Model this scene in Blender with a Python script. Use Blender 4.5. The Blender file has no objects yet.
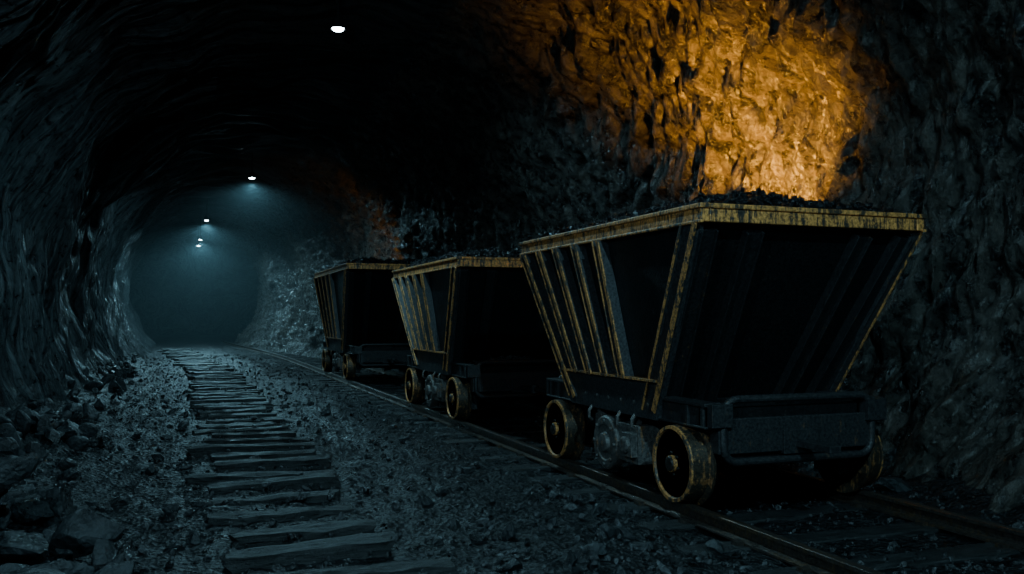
import bpy, math, random
from mathutils import Vector, Matrix, noise
import numpy as np
random.seed(7); np.random.seed(7)
C = bpy.context.scene.collection

# ------------------------------------------------------------ materials
def new_mat(name):
    m = bpy.data.materials.new(name); m.use_nodes = True
    nt = m.node_tree; b = nt.nodes['Principled BSDF']
    return m, nt, b
def N(nt, t, **kw):
    n = nt.nodes.new(t)
    for k, v in kw.items():
        if k in n.inputs: n.inputs[k].default_value = v
        else: setattr(n, k, v)
    return n
def coords(nt, scale=(1,1,1), rot=(0,0,0)):
    tc = nt.nodes.new('ShaderNodeTexCoord'); mp = nt.nodes.new('ShaderNodeMapping')
    mp.inputs['Scale'].default_value = scale; mp.inputs['Rotation'].default_value = rot
    nt.links.new(tc.outputs['Object'], mp.inputs['Vector']); return mp.outputs[0]
def ramp(nt, src, stops):
    r = nt.nodes.new('ShaderNodeValToRGB'); e = r.color_ramp.elements
    while len(e) < len(stops): e.new(.5)
    for i, (p, c) in enumerate(stops):
        e[i].position = p; e[i].color = (c, c, c, 1) if isinstance(c, (int, float)) else (*c, 1)
    nt.links.new(src, r.inputs[0]); return r.outputs[0]
def noise_t(nt, vec, scale, detail=6, rough=.6, dist=0.):
    n = N(nt, 'ShaderNodeTexNoise', Scale=scale, Detail=detail, Roughness=rough, Distortion=dist)
    nt.links.new(vec, n.inputs['Vector']); return n.outputs['Fac']
def bump(nt, h, strength, dist, prev=None):
    b = N(nt, 'ShaderNodeBump', Strength=strength, Distance=dist)
    nt.links.new(h, b.inputs['Height'])
    if prev: nt.links.new(prev, b.inputs['Normal'])
    return b.outputs[0]

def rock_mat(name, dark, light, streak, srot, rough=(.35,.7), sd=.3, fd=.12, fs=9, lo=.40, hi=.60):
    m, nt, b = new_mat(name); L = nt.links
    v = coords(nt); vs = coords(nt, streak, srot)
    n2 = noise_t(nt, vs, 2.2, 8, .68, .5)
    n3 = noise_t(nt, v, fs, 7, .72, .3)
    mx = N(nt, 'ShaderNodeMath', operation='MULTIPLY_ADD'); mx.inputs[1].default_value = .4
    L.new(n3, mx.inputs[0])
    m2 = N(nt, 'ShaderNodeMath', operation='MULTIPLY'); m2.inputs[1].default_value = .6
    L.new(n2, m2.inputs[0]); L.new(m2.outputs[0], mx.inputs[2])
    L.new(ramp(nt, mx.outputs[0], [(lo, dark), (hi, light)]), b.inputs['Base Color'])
    L.new(ramp(nt, n3, [(.3, rough[0]), (.7, rough[1])]), b.inputs['Roughness'])
    b.inputs['Specular IOR Level'].default_value = .8
    h = bump(nt, n2, 1., sd)
    h = bump(nt, n3, 1., fd, h)
    L.new(h, b.inputs['Normal'])
    return m

M_wallL = rock_mat('rock_left', (.004,.006,.008), (.15,.175,.185), (.14,10.,.14), (0,0,.08), rough=(.22,.42), sd=.45, fd=.02, lo=.45, hi=.61)
M_wallR = rock_mat('rock_right', (.004,.004,.004), (.15,.132,.11), (.45,3.6,.4), (.35,.0,.0), rough=(.18,.4), sd=.40, fd=.09, fs=7, lo=.43, hi=.61)
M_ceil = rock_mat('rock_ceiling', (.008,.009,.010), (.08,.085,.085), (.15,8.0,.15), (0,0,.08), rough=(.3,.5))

def gravel_mat(name, dark, light, sc=9, rough=(.4,.85), d1=.10, d2=.05):
    m, nt, b = new_mat(name); L = nt.links
    v = coords(nt)
    n1 = noise_t(nt, v, sc, 8, .72)
    vo = N(nt, 'ShaderNodeTexVoronoi', Scale=24); L.new(v, vo.inputs['Vector'])
    L.new(ramp(nt, n1, [(.38, dark), (.70, light)]), b.inputs['Base Color'])
    L.new(ramp(nt, n1, [(.3, rough[0]), (.7, rough[1])]), b.inputs['Roughness'])
    h = bump(nt, n1, 1., d1); h = bump(nt, vo.outputs['Distance'], 1., d2, h)
    L.new(h, b.inputs['Normal']); return m
M_floor = gravel_mat('coal_ground', (.003,.004,.005), (.040,.044,.047), rough=(.2,.55))
M_gravel = gravel_mat('gravel_stone', (.006,.007,.008), (.20,.21,.22), 6, rough=(.2,.45))
M_rub = gravel_mat('rubble_rock', (.005,.006,.007), (.065,.073,.078), 4, rough=(.2,.45), d1=.05, d2=.01)
M_coal = gravel_mat('coal', (.004,.004,.005), (.035,.036,.04), 10, (.15,.4))

def paint_mat(name, thr, yellow=(.52,.27,.05), base=(.012,.013,.015), dark2=(.035,.033,.03), metallic=.35, rough=(.32,.62), vscale=(1,1,1)):
    m, nt, b = new_mat(name); L = nt.links
    v = coords(nt, vscale); v2 = coords(nt, (11, 11, 1.1)); v0 = coords(nt)
    n1 = noise_t(nt, v, 8, 8, .78); n2 = noise_t(nt, v2, 3, 6, .75); n3 = noise_t(nt, v0, 45, 4, .7)
    ad = N(nt, 'ShaderNodeMath', operation='ADD'); L.new(n1, ad.inputs[0]); L.new(n2, ad.inputs[1])
    hv = N(nt, 'ShaderNodeMath', operation='MULTIPLY'); hv.inputs[1].default_value = .5
    L.new(ad.outputs[0], hv.inputs[0])
    f = ramp(nt, hv.outputs[0], [(thr/2, 0.), (thr/2+.04, 1.)])
    c0 = ramp(nt, n3, [(.35, base), (.75, dark2)])
    c1 = ramp(nt, n3, [(.35, tuple(x*.3 for x in yellow)), (.62, yellow)])
    mix = N(nt, 'ShaderNodeMix', data_type='RGBA')
    L.new(f, mix.inputs[0]); L.new(c0, mix.inputs[6]); L.new(c1, mix.inputs[7])
    L.new(mix.outputs[2], b.inputs['Base Color'])
    L.new(ramp(nt, n1, [(.3, rough[0]), (.7, rough[1])]), b.inputs['Roughness'])
    b.inputs['Metallic'].default_value = metallic
    h = bump(nt, n1, .5, .015); h = bump(nt, n3, .5, .006, h); L.new(h, b.inputs['Normal'])
    return m
M_body = paint_mat('cart_black_steel', 1.12, yellow=(.04,.036,.03), base=(.005,.006,.007), dark2=(.022,.022,.023), rough=(.25,.5))
M_rib = paint_mat('cart_rib_worn', 1.17, yellow=(.34,.16,.06), base=(.016,.017,.020), dark2=(.09,.09,.092))
M_endrib = paint_mat('cart_end_rib', 1.16, yellow=(.16,.08,.03), base=(.010,.010,.012), dark2=(.035,.035,.035))
M_edge = paint_mat('cart_rib_edge', .93, yellow=(.90,.39,.11), base=(.03,.028,.026), dark2=(.10,.085,.07), metallic=.2)
M_rim = paint_mat('cart_rim_yellow', .93, yellow=(1.,.42,.11), base=(.03,.025,.02), dark2=(.10,.07,.045), metallic=.2)
M_frame = paint_mat('cart_frame_steel', 1.14, yellow=(.15,.085,.05), base=(.014,.015,.017), dark2=(.065,.065,.066))
M_gear = paint_mat('cart_gear_steel', 1.08, yellow=(.40,.20,.09), base=(.05,.05,.052), dark2=(.26,.24,.22))
M_wheel = paint_mat('cart_wheel_steel', 1.14, yellow=(.22,.10,.045), base=(.014,.013,.012), dark2=(.07,.06,.05), metallic=.5)
M_tread = paint_mat('cart_wheel_tyre', 1.05, yellow=(.60,.27,.10), base=(.03,.026,.022), dark2=(.12,.09,.06), metallic=.6)
M_rail = paint_mat('rail_steel', 1.02, yellow=(.28,.18,.11), base=(.06,.055,.052), dark2=(.24,.19,.16), metallic=.8, rough=(.2,.45), vscale=(1,.2,1))

m, nt, b = new_mat('weathered_sleeper_wood'); M_wood = m
v = coords(nt, (1.2, 14, 14)); n1 = noise_t(nt, v, 3, 8, .7); n2 = noise_t(nt, coords(nt), 7, 8, .7)
nt.links.new(ramp(nt, n1, [(.38, (.004,.005,.005)), (.7, (.07,.074,.075))]), b.inputs['Base Color'])
nt.links.new(ramp(nt, n2, [(.3, .25), (.7, .55)]), b.inputs['Roughness'])
h = bump(nt, n1, 1., .03); h = bump(nt, n2, .9, .05, h); nt.links.new(h, b.inputs['Normal'])

def emis(name, col, s):
    m, nt, b = new_mat(name)
    b.inputs['Base Color'].default_value = (*col, 1); b.inputs['Emission Color'].default_value = (*col, 1)
    b.inputs['Emission Strength'].default_value = s; return m
M_lamp = emis('lamp_glass', (.72,.93,1.), 40)
M_warm = emis('floodlight_glass', (1.,.55,.15), 8)

# ------------------------------------------------------------ mesh helpers
def mk(name, V, F, mat, parent=None, smooth=False, bevel=0, loc=None):
    me = bpy.data.meshes.new(name); me.from_pydata([tuple(v) for v in V], [], F); me.validate(); me.update()
    if smooth: me.polygons.foreach_set('use_smooth', [True]*len(me.polygons))
    me.materials.append(mat)
    o = bpy.data.objects.new(name, me); C.objects.link(o)
    if parent: o.parent = parent
    if loc: o.location = loc
    if bevel:
        bv = o.modifiers.new('bevel', 'BEVEL'); bv.width = bevel; bv.segments = 2; bv.limit_method = 'ANGLE'
    return o
def empty(name, loc=(0,0,0)):
    e = bpy.data.objects.new(name, None); e.location = loc; e.empty_display_size = .3; C.objects.link(e); return e
class Geo:
    def __init__(s): s.V = []; s.F = []
    def add(s, V, F):
        o = len(s.V); s.V += [Vector(v) for v in V]; s.F += [tuple(i+o for i in f) for f in F]
    def box(s, x0, x1, y0, y1, z0, z1):
        s.add([(x0,y0,z0),(x1,y0,z0),(x1,y1,z0),(x0,y1,z0),(x0,y0,z1),(x1,y0,z1),(x1,y1,z1),(x0,y1,z1)],
              [(0,3,2,1),(4,5,6,7),(0,1,5,4),(1,2,6,5),(2,3,7,6),(3,0,4,7)])
    def bar(s, p0, p1, w, d):
        """box from p0 to p1, half-width vector w, extruded by vector d"""
        p0, p1, w, d = map(Vector, (p0, p1, w, d))
        s.add([p0-w, p0+w, p0+w+d, p0-w+d, p1-w, p1+w, p1+w+d, p1-w+d],
              [(0,3,2,1),(4,5,6,7),(0,1,5,4),(1,2,6,5),(2,3,7,6),(3,0,4,7)])
    def lathe(s, prof, origin, axis='X', n=40, flip=1):
        """prof: list of (offset along axis, radius)"""
        V = []; F = []; k = len(prof)
        for i in range(n):
            a = 2*math.pi*i/n
            for (t, r) in prof:
                c, q = r*math.cos(a), r*math.sin(a); t2 = t*flip
                V.append({'X': (t2, c, q), 'Y': (c, t2, q), 'Z': (c, q, t2)}[axis])
        for i in range(n):
            j = (i+1) % n
            for a in range(k-1):
                F.append((i*k+a, i*k+a+1, j*k+a+1, j*k+a))
        F.append(tuple(i*k for i in range(n))); F.append(tuple(i*k+k-1 for i in range(n))[::-1])
        s.add([Vector(v)+Vector(origin) for v in V], F)
    def tube(s, pts, r, n=10):
        pts = [Vector(p) for p in pts]; V = []; F = []
        for i, p in enumerate(pts):
            t = (pts[min(i+1, len(pts)-1)]-pts[max(i-1, 0)]).normalized()
            u = t.cross(Vector((0, 1, 0)) if abs(t.y) < .8 else Vector((0, 0, 1))).normalized(); w = t.cross(u)
            for k in range(n):
                a = 2*math.pi*k/n; V.append(p+u*r*math.cos(a)+w*r*math.sin(a))
        for i in range(len(pts)-1):
            for k in range(n):
                F.append((i*n+k, i*n+(k+1) % n, (i+1)*n+(k+1) % n, (i+1)*n+k))
        F.append(tuple(range(n))[::-1]); F.append(tuple((len(pts)-1)*n+k for k in range(n)))
        s.add(V, F)
    def obj(s, name, mat, parent=None, **kw): return mk(name, s.V, s.F, mat, parent, **kw)

# rocks
import bmesh
def rock_variants(sub, n, seed):
    out = []
    for i in range(n):
        bm = bmesh.new(); bmesh.ops.create_icosphere(bm, subdivisions=sub, radius=1)
        V = np.array([v.co[:] for v in bm.verts]); F = np.array([[v.index for v in f.verts] for f in bm.faces]); bm.free()
        rs = np.random.RandomState(seed+i)
        for k in range(11):     # chop by random planes -> faceted
            d = rs.normal(size=3); d /= np.linalg.norm(d); c = rs.uniform(.36, .68)
            s = V@d; V = V - np.outer(np.maximum(s-c, 0), d)
        V = V*(1+rs.uniform(-.02, .02, size=(len(V), 1)))*np.array([1.3, rs.uniform(.65, 1), rs.uniform(.5, .85)])
        out.append((V, F))
    return out
RV = rock_variants(1, 8, 1); RV2 = rock_variants(3, 8, 50)
def rocks(name, items, mat, parent=None, variants=RV):
    """items: (x,y,z,size)"""
    Vs = []; Fs = []; o = 0
    for (x, y, z, s) in items:
        V, F = variants[random.randrange(len(variants))]
        R = np.array(Matrix.Rotation(random.uniform(0, 6.28), 3, Vector((random.gauss(0,1), random.gauss(0,1), random.gauss(0,1)+.01)).normalized()))
        Vs.append((V@R.T)*s+np.array([x, y, z])); Fs.append(F+o); o += len(V)
    return mk(name, np.concatenate(Vs).tolist(), np.concatenate(Fs).tolist(), mat, parent)

# ------------------------------------------------------------ tunnel shell
def sm(a, b, x):
    t = min(1, max(0, (x-a)/(b-a))); return t*t*(3-2*t)
def prof(Y):
    f = sm(14, 54, Y)
    cx = 2.25-1.45*sm(18, 56, Y); a = 4.55-.75*f; top = 6.1+.8*f
    if Y > 57.5:
        k = sm(57.5, 60, Y); a += 4*k; top += 3*k
    return cx, a, top, 1.7+1.3*f, f
def shell_point(t, Y):
    """t in 0..1 : 0 left wall foot, 1 right wall foot"""
    cx, a, top, ZJ, f = prof(Y)
    lo = .12; ex = .90+.10*f
    if t < lo:
        z = -.5+(ZJ+.5)*t/lo; q = (ZJ-z)/(ZJ+.5); x = -a+(.85+1.0*f)*q*q; nx, nz = 1, -.1
    elif t > 1-lo:
        z = -.5+(ZJ+.5)*(1-t)/lo; q = (ZJ-z)/(ZJ+.5); x = a-(.65+1.2*f)*q*q; nx, nz = -1, -.1
    else:
        an = math.pi*(1-(t-lo)/(1-2*lo)); c, s = math.cos(an), math.sin(an)
        x = a*math.copysign(abs(c)**ex, c); z = ZJ+(top-ZJ)*s**ex; nx, nz = -c, -s
    P = Vector((cx+x, Y, z)); n = Vector((nx, 0, nz)).normalized()
    right = sm(.45, .7, t)
    p = Vector((P.x, Y, P.z))
    d = .34*noise.fractal(p*.42, 1., 2., 3)
    # arc streaks around the bore
    ps = Vector((p.x*.25+2, p.y*6.5+p.z*.6, p.z*.25))
    dl = .16*noise.fractal(ps, .6, 2., 3)+.09*noise.noise(Vector((p.x*.4, p.y*1.8+p.z*.3, p.z*.4)))
    pr = Vector((p.x*.5, p.y*1.25+p.z*.45, p.z*.42))
    dr = .34*(abs(noise.noise(pr*1.0))-.2)+.30*(abs(noise.noise(pr*2.4+Vector((5,1,3))))-.2)+.20*(abs(noise.noise(pr*5.5))-.2)+.10*(abs(noise.noise(p*2.4))-.2)+.05*noise.fractal(pr*13., .6, 2., 2)
    d += dl*(1-right)+dr*right
    return P+n*d
ys = []; y = -6.
while y < 86:
    ys.append(y)
    y += .16 if y < 2 else min(.30, .035+max(0, y-10)*.006)
    if y > 58: y += .5
NT = 360
rows = [[shell_point(i/NT, Y) for i in range(NT+1)] for Y in ys]
def shell(name, i0, i1, mat, smooth=True):
    k = i1-i0+1; V = [r[i] for r in rows for i in range(i0, i1+1)]
    F = [(a*k+i, (a+1)*k+i, (a+1)*k+i+1, a*k+i+1) for a in range(len(rows)-1) for i in range(k-1)]
    return mk(name, V, F, mat, smooth=smooth)
shell('wall_left', 0, 150, M_wallL)
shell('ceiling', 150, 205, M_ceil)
shell('wall_right', 205, NT, M_wallR)
def capwall(name, Y, mat):
    g = 40; V = []; F = []
    for i in range(g+1):
        for j in range(g+1):
            p = Vector((-10+24*i/g, Y, -1+13*j/g)); p.y += .6*noise.fractal(p*.4, 1, 2, 3); V.append(p)
    for i in range(g):
        for j in range(g): F.append((i*(g+1)+j, (i+1)*(g+1)+j, (i+1)*(g+1)+j+1, i*(g+1)+j+1))
    mk(name, V, F, mat, smooth=True)
capwall('wall_far', 84, M_wallL)
capwall('wall_near', -5.5, M_wallL)

# ------------------------------------------------------------ floor
RX0, RX1 = 3.6, 5.2; CX = 4.4
def floor_z(x, y):
    cx = prof(y)[0]-2.25
    z = -.14+.045*noise.fractal(Vector((x*.9, y*.9, 3)), 1, 2, 4)+.03*noise.noise(Vector((x*6, y*6, 1)))
    lw = -2.0+cx
    z += .42*max(0, 1-(x-lw)/1.5)**1.6 if x < lw+1.5 else 0
    z += .10*math.exp(-((x-2.5-cx)/.55)**2)*(.6+.6*noise.noise(Vector((x, y*.6, 9))))
    if 3.2 < x < 5.6: z = min(z, -.125)
    z += .35*max(0, (x-6.0-cx))**1.3 if x > 6+cx else 0
    return z
xs = np.arange(-3.6, 8.2, .055); yf = []
y = -6.
while y < 86:
    yf.append(y); y += .12 if y < 3 else min(.5, .045+max(0, y-7)*.01)
V = [(x, Y, floor_z(x, Y)) for Y in yf for x in xs]; k = len(xs)
F = [(a*k+i, a*k+i+1, (a+1)*k+i+1, (a+1)*k+i) for a in range(len(yf)-1) for i in range(k-1)]
mk('floor', V, F, M_floor, smooth=True)

# gravel
it = []
for i in range(19000):
    x = random.uniform(-1.8, 6.2); y = 3.2+34*random.random()**2.0
    s = .011+.03*random.random()**3
    if random.random() < .05: s = random.uniform(.04, .08)
    if .25 < x < 1.45 and random.random() < .3: continue
    if 3.45 < x < 3.75 or 5.05 < x < 5.35: continue
    if 3.2 < x < 5.6 and s > .04: continue
    it.append((x, y, floor_z(x, y)+s*.3+(.05*random.random() if .3 < x < 1.4 else 0), s))
rocks('gravel', it, M_gravel)
it = []
for i in range(110):
    x = random.choice([random.uniform(1.6, 3.3), random.uniform(-1.2, .2)]); y = 4+16*random.random()**1.5; s = random.uniform(.045, .10)
    it.append((x, y, floor_z(x, y)+s*.3, s))
rocks('loose_stones', it, M_rub, variants=RV2)
it = []
for i in range(150):
    y = 3.6+9*random.random()**1.3; x = -1.75+1.5*random.random()**1.4*(1 if y < 7 else .6)
    s = random.uniform(.10, .20)*(1.0 if x < -.9 else .75)
    hz = max(0, .45-.42*(x+1.75))*random.random()*(1 if y < 7.5 else .5)
    it.append((x, y, floor_z(x, y)+s*.3+hz*.6, s))
for (x, y, z, s) in ((-1.25,6.6,.12,.32), (-.95,5.9,.05,.27), (-.70,5.3,.02,.22), (-1.05,6.4,.42,.22), (-.55,6.3,.0,.24), (-.62,4.85,.0,.24), (-1.4,7.6,.15,.34), (-.85,7.2,.02,.26), (-.40,5.3,-.05,.16), (-.25,4.9,-.06,.15)):
    it.append((x, y, z, s))
rocks('rubble_pile', it, M_rub, variants=RV2)
it = []
for i in range(160):
    y = 2.5+40*random.random()**1.3; x = 6.0+.7*random.random()+prof(y)[0]-2.25; s = random.uniform(.06, .2)
    it.append((x, y, floor_z(x, y)+s*.3, s))
for i in range(220):
    y = 12+44*random.random(); x = -2.1+1.1*random.random()+prof(y)[0]-2.25; s = random.uniform(.06, .2)
    it.append((x, y, floor_z(x, y)+s*.3, s))
rocks('fallen_rock', it, M_rub, variants=RV2)

# ------------------------------------------------------------ tracks
tr = empty('railway_track', (0, 0, 0))
def trackshift(y): return -1.2*sm(30, 60, y)
def rail(name, X):
    P = [(-.06,-.12),(.06,-.12),(.06,-.105),(.012,-.09),(.012,-.035),(.035,-.028),(.035,-.004),(.028,0),(-.028,0),(-.035,-.004),(-.035,-.028),(-.012,-.035),(-.012,-.09),(-.06,-.105)]
    yy = list(np.arange(.5, 58, 1.)); V = [(X+trackshift(y)+a, y, b) for y in yy for a, b in P]; n = len(P)
    F = [(i*n+j, i*n+(j+1) % n, (i+1)*n+(j+1) % n, (i+1)*n+j) for i in range(len(yy)-1) for j in range(n)]
    F += [tuple(range(n)), tuple((len(yy)-1)*n+j for j in range(n))[::-1]]
    mk(name, V, F, M_rail, tr)
rail('rail_1', RX0); rail('rail_2', RX1)
g = Geo(); g2 = Geo(); y = 1.
while y < 50:
    dx = random.uniform(-.06, .06)+trackshift(y); w = random.uniform(.10, .13)
    g.bar((3.1+dx, y, -.26), (5.7+dx, y+random.uniform(-.03, .03), -.26), (0, w, 0), (0, 0, .14))
    for X in (RX0, RX1):
        for s in (-1, 1):
            g2.box(X+trackshift(y)+s*.085-.03, X+trackshift(y)+s*.085+.03, y-.035, y+.035, -.12, -.095)
    y += .68
g.obj('sleepers', M_wood, tr, bevel=.012); g2.obj('rail_clips', M_rail, tr)

def plank(g, c, L, w, h, rz, rx):
    """rough hewn sleeper with subdivided, noisy faces"""
    nx, ny, nz = 16, 4, 3; idx = {}; V = []; F = []
    R = Matrix.Rotation(rz, 3, 'Z')@Matrix.Rotation(rx, 3, 'Y')
    def vid(i, j, k_):
        if (i, j, k_) not in idx:
            p = Vector((L*(i/nx-.5), w*(j/ny-.5), h*(k_/nz-.5)))
            q = p+Vector((c[0]*3, c[1]*3, 0))
            p += Vector((.04*noise.noise(q*9), .022*noise.noise(q*7+Vector((3,0,0))), .022*noise.noise(Vector((q.x*4, q.y*22, q.z*9)))))
            if j in (0, ny) and k_ == nz: p.z -= .012
            if i in (0, nx): p.x += .06*noise.noise(Vector((q.x, q.y*30, q.z*20)))
            idx[(i, j, k_)] = len(V); V.append(R@p+Vector(c))
        return idx[(i, j, k_)]
    for i in range(nx):
        for j in range(ny):
            F.append((vid(i,j,nz), vid(i+1,j,nz), vid(i+1,j+1,nz), vid(i,j+1,nz)))
            F.append((vid(i,j,0), vid(i,j+1,0), vid(i+1,j+1,0), vid(i+1,j,0)))
        for k_ in range(nz):
            F.append((vid(i,0,k_), vid(i+1,0,k_), vid(i+1,0,k_+1), vid(i,0,k_+1)))
            F.append((vid(i,ny,k_), vid(i,ny,k_+1), vid(i+1,ny,k_+1), vid(i+1,ny,k_)))
    for j in range(ny):
        for k_ in range(nz):
            F.append((vid(0,j,k_), vid(0,j,k_+1), vid(0,j+1,k_+1), vid(0,j+1,k_)))
            F.append((vid(nx,j,k_), vid(nx,j+1,k_), vid(nx,j+1,k_+1), vid(nx,j,k_+1)))
    g.add(V, F)
g = Geo(); y = 4.0
while y < 46:
    L = random.uniform(.95, 1.4)
    plank(g, (.83+random.uniform(-.1, .1)-1.2*sm(22, 50, y), y, -.125+random.uniform(-.03, .02)), L, random.uniform(.15, .21), .15, random.uniform(-.07, .07), random.uniform(-.03, .03))
    y += random.uniform(.54, .66)
g.obj('railway_sleepers', M_wood)

# ------------------------------------------------------------ mine carts
def cart(Yc, L=3.5, H=2.2, coal_box=False, idx=0):
    e = empty('mine_cart', (CX, Yc, 0))
    hw = 1.01; hl = L/2; zb = .64; bx = .78; k = L/3.5; bl = .70*k; wb = 1.125*k; R = .29
    zt = H-.12
    tx, tl = hw-.05, hl-.05
    g = Geo(); th = .035
    def ring(x, y, z): return [(-x,-y,z),(x,-y,z),(x,y,z),(-x,y,z)]
    V = ring(bx, bl, zb)+ring(tx, tl, zt+.1)+ring(tx-th, tl-th, zt+.1)+ring(bx-th, bl-th, zb+.04)
    F = [(0,3,2,1)]
    for a in range(3):
        for i in range(4):
            j = (i+1) % 4; F.append((a*4+i, a*4+j, (a+1)*4+j, (a+1)*4+i))
    F.append((12,13,14,15)); g.add(V, F)
    g.obj('hopper', M_body, e, bevel=.006)
    # rim
    g = Geo(); rt = .075
    for s in (-1, 1):
        g.box(*(sorted((s*hw, s*(hw-rt)))), -hl, hl, H-.125, H)
        g.box(-hw+rt, hw-rt, *(sorted((s*hl, s*(hl-rt)))), H-.125, H)
        g.box(*(sorted((s*(hw+.018), s*(hw-rt)))), -hl-.018, hl+.018, H-.03, H+.006)
        g.box(-hw+rt, hw-rt, *(sorted((s*(hl+.018), s*(hl-rt)))), H-.03, H+.006)
        g.box(*(sorted((s*(hw+.012), s*(hw-.02)))), -hl-.012, hl+.012, H-.135, H-.11)
    g.obj('rim', M_rim, e, bevel=.008)
    # side ribs: channel-section struts with worn gold outer lips
    g = Geo(); gy = Geo(); ge = Geo()
    def side(sx, yt, yb, w, d0, d1, zlo, geo, ztop=None):
        ztop = ztop or zt
        def P(z, yy): 
            q = (z-zb)/(zt+.1-zb); return Vector((sx*(bx+(tx-bx)*q), yy, z))
        a, b_ = P(ztop, yt), P(zlo, yb); n = Vector((sx, 0, -(tx-bx)/(zt-zb))).normalized()
        ax = (a-b_).normalized(); wv = n.cross(ax).normalized()*w/2
        geo.bar(b_+n*d0, a+n*d0, wv, n*(d1-d0))
    zs = .90
    def strut(sx, yt, yb, w, zlo, web=.02, dep=.09, lip=.045):
        side(sx, yt, yb, w, 0, web, zlo, g)                       # web plate
        for o_ in (-1, 1):
            side(sx, yt+o_*w/2, yb+o_*w/2, .014, 0, dep, zlo, g)  # flanges
        side(sx, yt-w/2+.008, yb-w/2+.008, lip, dep, dep+.014, zlo, gy)  # worn outer lip
        side(sx, yt+w/2-.004, yb+w/2-.004, lip*.4, dep, dep+.012, zlo, gy)
    for sx in (-1, 1):
        for yt, yb in ((1.20, .60), (.78, .30), (.34, -.02), (-.12, -.34)):
            strut(sx, yt*k, yb*k, .11, zs)
        strut(sx, hl-.12, bl+.03*k, .13, zb+.02)
        strut(sx, -hl+.15, -bl-.01, .20, zb+.02, .05, .07, .05)
        x = bx+.035
        g.add([(sx*(x-.03),-bl-.12,zb-.06),(sx*(x-.03),bl+.12,zb-.06),(sx*(x-.005),bl+.24*k,zs),(sx*(x-.005),-bl-.22*k,zs),
               (sx*(x+.03),-bl-.12,zb-.06),(sx*(x+.03),bl+.12,zb-.06),(sx*(x+.055),bl+.24*k,zs),(sx*(x+.055),-bl-.22*k,zs)],
              [(0,1,2,3),(7,6,5,4),(0,4,5,1),(1,5,6,2),(2,6,7,3),(3,7,4,0)])
        gy.box(*sorted((sx*(x-.02), sx*(x+.095))), -bl-.2*k, bl+.22*k, zs-.010, zs+.010)
    for sy in (-1, 1):
        def PE(x, q): return Vector((x, sy*(bl+(tl-bl)*q), zb+(zt+.1-zb)*q))
        n = Vector((0, sy, -(tl-bl)/(zt-zb))).normalized()
        for xt, xb, w, d in ((-.50, -.36, .13, .045), (.50, .36, .13, .045), (-.90, -.70, .14, .05), (.90, .70, .14, .05)):
            a, b_ = PE(xb, .02), PE(xt, .92); ax = (b_-a).normalized(); wv = n.cross(ax).normalized()
            ge.bar(a, b_, wv*w/2, n*d)
            for s2 in (-1, 1): ge.bar(a+wv*(s2*w/2), b_+wv*(s2*w/2), wv*.008, n*(d+.035))
    g.obj('ribs', M_rib, e, bevel=.004); gy.obj('rib_lips', M_edge, e, bevel=.002); ge.obj('end_ribs', M_endrib, e, bevel=.005)
    # underframe
    g = Geo()
    for s in (-1, 1):
        xa, xb_ = sorted((s*.70, s*.80)); fl = hl-.26
        g.box(xa, xb_, -fl, fl, .60, .76)
        g.box(*sorted((s*.68, s*.825)), -fl, fl, .745, .775)
        g.box(*sorted((s*.68, s*.825)), -fl, fl, .585, .605)
        for yy in (-fl+.05, -fl+.26, fl-.1, fl-.3, 0, -.5*k, .5*k):
            g.box(*sorted((s*.79, s*.822)), yy-.02, yy+.02, .60, .76)
        g.box(*sorted((s*.52, s*.62)), -wb-.25, wb+.25, .36, .60)
    for yy in (-hl+.30, -wb, 0, wb, hl-.30): g.box(-.72, .72, yy-.06, yy+.06, .40, .66)
    for s in (-1, 1):
        for a in (-1, 1):
            yc = a*wb
            g.box(*sorted((s*.56, s*.66)), yc-.15, yc-.09, .14, .60); g.box(*sorted((s*.56, s*.66)), yc+.09, yc+.15, .14, .60)
            g.box(*sorted((s*.52, s*.67)), yc-.09, yc+.09, .20, .40)
    g.obj('underframe', M_frame, e, bevel=.007)
    g = Geo()
    for s in (-1, 1):
        g.box(*sorted((s*.56, s*.84)), -.52*k, -.14*k, .18, .50)
        g.box(*sorted((s*.60, s*.90)), -.50*k, -.34*k, .24, .44)
        g.box(*sorted((s*.56, s*.78)), .22*k, .42*k, .26, .52)
        g.bar((s*.74, -.34*k, .43), (s*.74, -.40*k, .62), (.0, .04, 0), (s*.06, 0, 0))
        g.bar((s*.74, .26*k, .45), (s*.74, .34*k, .62), (.0, .035, 0), (s*.06, 0, 0))
        pr = [(.5, .05), (.5, .18), (.76, .18), (.765, .232), (.86, .235), (.875, .22), (.877, .16), (.865, .15), (.865, .09), (.90, .08), (.91, .02)]
        g.lathe(pr, (0, .04, .30), 'X', 40, s)
        g.lathe([(.55, .07), (.93, .07), (.94, .05)], (0, -.42*k, .34), 'X', 18, s)
        for q in range(8):
            a = q*math.pi/4; g.lathe([(.86, .017), (.892, .017), (.894, .008)], (0, .04+.19*math.cos(a), .30+.19*math.sin(a)), 'X', 8, s)
        for yy in np.linspace(-bl, bl, 7):
            g.lathe([(.80, .02), (.855, .02), (.858, .01)], (0, yy, .70), 'X', 8, s)
        for yy in (-.46*k, -.2*k, .36*k):
            g.tube([(s*.83, yy, .6), (s*.87, yy, .55), (s*.87, yy, .49), (s*.83, yy+.02, .46)], .016, 8)
    g.obj('tipping_gear', M_gear, e, bevel=.005)
    # wheels
    gt = Geo(); gw = Geo(); ga = Geo(); gr = Geo()
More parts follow.
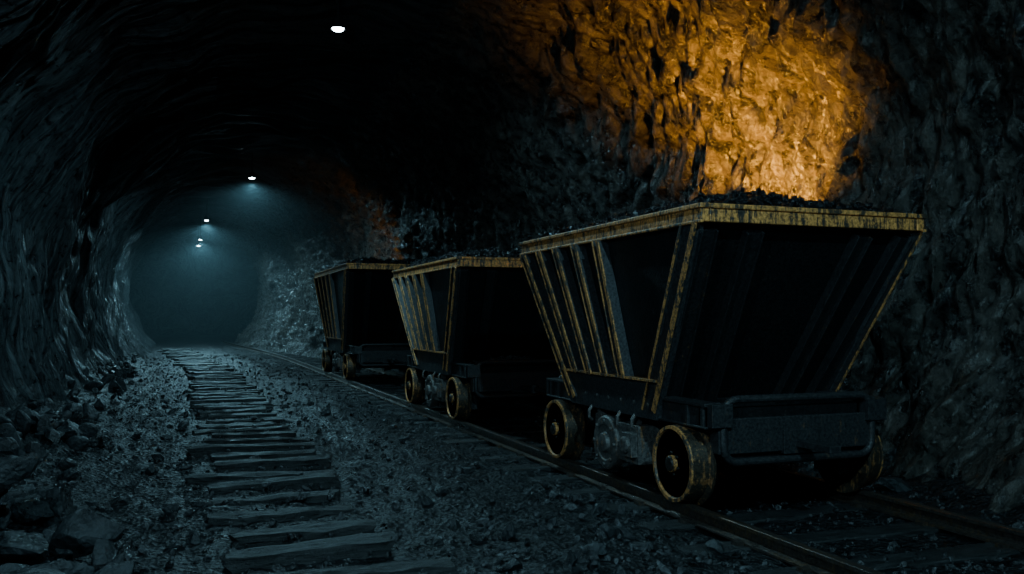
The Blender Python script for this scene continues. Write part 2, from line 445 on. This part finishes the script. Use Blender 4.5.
    for s in (-1, 1):
        for a in (-1, 1):
            o = (0, a*wb, R)
            prt = [(.70, .235), (.70, .325), (.725, .33), (.745, .295), (.87, R), (.880, .285), (.880, .262), (.87, .25), (.85, .245), (.70, .238)]
            gt.lathe(prt, o, 'X', 56, s)
            gr.lathe([(.872, .289), (.890, .287), (.892, .262), (.872, .255)], o, 'X', 56, s)   # worn bright outer ring
            gr.lathe([(.86, .066), (.902, .064), (.904, .05), (.86, .048)], o, 'X', 32, s)
            gw.lathe([(.71, .05), (.71, .245), (.83, .248), (.84, .235), (.79, .20), (.785, .125), (.82, .11), (.86, .105), (.865, .10), (.865, .065), (.90, .06), (.915, .05), (.918, .01)], o, 'X', 48, s)
            for q in range(6):
                t = q*math.pi/3+.3; gw.lathe([(.78, .013), (.885, .013), (.888, .006)], (0, a*wb+.083*math.cos(t), R+.083*math.sin(t)), 'X', 8, s)
            for q in range(5):
                t = q*2*math.pi/5+.2; c, q2 = math.cos(t), math.sin(t)
                gw.bar((s*.785, a*wb+.10*c, R+.10*q2), (s*.785, a*wb+.215*c, R+.215*q2), (0, -q2*.012, c*.012), (s*.03, 0, 0))
    for a in (-1, 1):
        ga.lathe([(-.72, .045), (.72, .045)], (0, a*wb, R), 'X', 16)
    gt.obj('wheel_tyres', M_tread, e); gw.obj('wheel_discs', M_wheel, e); ga.obj('axles', M_frame, e); gr.obj('wheel_rings', M_edge, e)
    # end boxes with rounded tubular bumper
    g = Geo(); gb = Geo()
    for sy in (-1, 1):
        ya, yb_ = sorted((sy*(hl-.28), sy*(bl+.05)))
        x = .60
        g.box(-x, x, ya, ya+.03, .30, .74); g.box(-x, x, yb_-.03, yb_, .30, .74)
        g.box(-x, -x+.03, ya, yb_, .30, .74); g.box(x-.03, x, ya, yb_, .30, .74)
        g.box(-x, x, ya, yb_, .30, .33)
        g.box(-x, x, ya+.02, yb_-.02, .64, .66)
        yo = sy*(hl-.24); xr = .68; rr = .12; z1, z0 = .80, .34
        pts = []
        for (cx_, cz, a0) in ((xr-rr, z1-rr, 0), (-xr+rr, z1-rr, 90), (-xr+rr, z0+rr, 180), (xr-rr, z0+rr, 270)):
            for q in range(7):
                t = math.radians(a0+q*15); pts.append((cx_+rr*math.cos(t), yo, cz+rr*math.sin(t)))
        pts.append(pts[0]); gb.tube(pts, .030, 12)
        for s2 in (-1, 1):
            gb.box(*sorted((s2*.62, s2*.80)), *sorted((sy*(hl-.38), sy*(hl-.20))), .60, .77)
        gb.box(-.05, .05, *sorted((sy*(hl-.3), sy*(hl+.15))), .43, .48)
        gb.box(-.16, .16, *sorted((sy*(hl-.29), sy*(hl-.22))), .38, .56)
    g.obj('end_box', M_body, e, bevel=.008); gb.obj('bumper', M_frame, e, bevel=.004)
    # coal load
    nx, ny = 24, 40; V = []; F = []
    def heap(x, y_):
        ex = min(1, (tx-abs(x))/.35); ey = min(1, (tl-abs(y_))/.4); ed = max(0, min(ex, ey))**.6
        return H-.05+.18*ed+.09*noise.noise(Vector((x*1.9, y_*1.9, idx)))*ed+.03*noise.noise(Vector((x*9, y_*9, idx)))
    for i in range(nx+1):
        for j in range(ny+1):
            x = (i/nx*2-1)*(tx-.05); y_ = (j/ny*2-1)*(tl-.05); V.append((x, y_, heap(x, y_)-.02))
    for i in range(nx):
        for j in range(ny): F.append((i*(ny+1)+j, (i+1)*(ny+1)+j, (i+1)*(ny+1)+j+1, i*(ny+1)+j+1))
    mk('coal_bed', V, F, M_coal, e)
    it = []
    for i in range(1500):
        x = random.uniform(-1, 1)*(tx-.07); y_ = random.uniform(-1, 1)*(tl-.07)
        it.append((x, y_, heap(x, y_), random.uniform(.02, .055)))
    rocks('coal_load', it, M_coal, e)
    if coal_box:
        it = []
        for i in range(420):
            x = random.uniform(-.55, .55); yy = random.uniform(-hl+.33, -bl-.12)
            it.append((x, yy, .70+.15*(1-(x/.62)**2)*random.random(), random.uniform(.02, .05)))
        rocks('coal_in_box', it, M_gravel, e)
    return e
cart(7.05, 3.5, 2.2, False, 0)
cart(13.0, 3.8, 2.2, True, 1)
cart(21.9, 5.0, 2.6, False, 2)
for ya, yb_ in ((8.98, 10.92), (15.08, 19.22)):
    e = empty('coupling_drawbar', (CX, 0, 0)); g = Geo()
    g.tube([(0, ya, .455), (0, yb_, .455)], .03, 12); g.obj('bar', M_frame, e)
    g = Geo()
    for y in (ya, yb_): g.lathe([(-.05, .06), (.05, .06)], (0, y, .455), 'Z', 16)
    g.obj('pins', M_frame, e)

# ------------------------------------------------------------ ceiling lamps
COOL = (.36, .78, .97)
def lamp(X, Y, Z, power, col=COOL, r=.085, ang=172, blend=.5):
    e = empty('ceiling_lamp', (X, Y, Z))
    g = Geo(); g.lathe([(.16, .04), (.15, .07), (.06, r*1.15), (-.01, r*1.25), (-.02, r*1.2), (.0, r*1.02), (.03, r*.9)], (0,0,0), 'Z', 32)
    g.lathe([(.12, .015), (1.6, .015)], (0,0,0), 'Z', 10)
    g.obj('housing', M_frame, e)
    g = Geo(); g.lathe([(.0, r), (-.02, r*.97), (-.04, r*.8), (-.05, r*.4), (-.052, .01)], (0,0,0), 'Z', 32)
    g.obj('diffuser', M_lamp, e, smooth=True)
    ld = bpy.data.lights.new('bulb', 'SPOT'); ld.energy = power; ld.color = col; ld.shadow_soft_size = .08
    ld.spot_size = math.radians(ang); ld.spot_blend = blend
    lo = bpy.data.objects.new('bulb', ld); lo.parent = e; lo.location = (0, 0, -.2); C.objects.link(lo)
lamp(2.1, -.6, 5.65, 950, ang=174, blend=.25)
lamp(2.1, 12.9, 5.65, 560, ang=172, blend=.6)
lamp(1.95, 27.7, 5.65, 600, ang=174, blend=.5)
lamp(.98, 40.5, 5.65, 950)
lamp(.92, 50.6, 5.65, 800)
lamp(.9, 55.0, 5.65, 50)

# flood lights on stands; the cool one is an added fill light
def flood(X, Y, Z, target, power, ang=120, col=(1., .43, .045), gm=None, blend=1.):
    e = empty('floodlight', (X, Y, 0))
    d = (Vector(target)-Vector((X, Y, Z))).normalized(); q = d.to_track_quat('-Z', 'Y')
    g = Geo()
    for a in range(3):
        t = a*2.094; g.tube([(0, 0, Z-.55), (.28*math.cos(t), .28*math.sin(t), -.12)], .014, 8)
    g.tube([(0, 0, Z-.6), (0, 0, Z-.12)], .018, 8)
    g.obj('stand', M_frame, e)
    g = Geo(); g.lathe([(.14, .05), (.12, .09), (.0, .15), (-.02, .155), (-.02, .14), (.05, .1)], (0,0,0), 'Z', 28)
    o = g.obj('head', M_frame, e); o.location = (0, 0, Z); o.rotation_mode = 'QUATERNION'; o.rotation_quaternion = q
    g = Geo(); g.lathe([(.02, .10), (.0, .135), (-.008, .12), (-.012, .01)], (0,0,0), 'Z', 28)
    o = g.obj('glass', gm or M_warm, e); o.location = (0, 0, Z); o.rotation_mode = 'QUATERNION'; o.rotation_quaternion = q
    ld = bpy.data.lights.new('flood_bulb', 'SPOT'); ld.energy = power; ld.color = col; ld.shadow_soft_size = .05
    ld.spot_size = math.radians(ang); ld.spot_blend = blend
    lo = bpy.data.objects.new('flood_bulb', ld); lo.parent = e; lo.location = Vector((0, 0, Z))+d*.06
    lo.rotation_mode = 'QUATERNION'; lo.rotation_quaternion = q; C.objects.link(lo)
flood(5.74, 8.3, 1.95, (6.35, 8.75, 3.5), 1900, 104)
flood(5.7, 25.3, 2.0, (6.3, 28.0, 4.4), 120, 110)
flood(-1.2, 1.6, 3.2, (2.4, 8.6, 1.0), 330, 168, (.42,.80,1.), M_lamp, .6)  # cool fill added out of view to light cart sides and left wall

# ------------------------------------------------------------ mist
m = bpy.data.materials.new('mist'); m.use_nodes = True; nt = m.node_tree; nt.nodes.clear()
o_ = nt.nodes.new('ShaderNodeOutputMaterial'); vs_ = nt.nodes.new('ShaderNodeVolumeScatter')
vs_.inputs['Color'].default_value = (.70, .93, 1., 1); vs_.inputs['Density'].default_value = .0042; vs_.inputs['Anisotropy'].default_value = .2
nt.links.new(vs_.outputs[0], o_.inputs['Volume'])
g = Geo(); g.box(-7, 10, 26, 83, -.4, 7.5); g.obj('tunnel_mist', m)

w = bpy.data.worlds.new('w'); bpy.context.scene.world = w; w.use_nodes = True
w.node_tree.nodes['Background'].inputs[0].default_value = (.02, .03, .04, 1); w.node_tree.nodes['Background'].inputs[1].default_value = .1

cd = bpy.data.cameras.new('camera'); cam = bpy.data.objects.new('camera', cd); C.objects.link(cam)
cd.sensor_width = 36; cd.lens = 884/1024*36; cd.clip_end = 300
cam.location = (0, 0, 1.4); cam.rotation_euler = (math.radians(92.0), 0, math.radians(-20.5))
bpy.context.scene.camera = cam
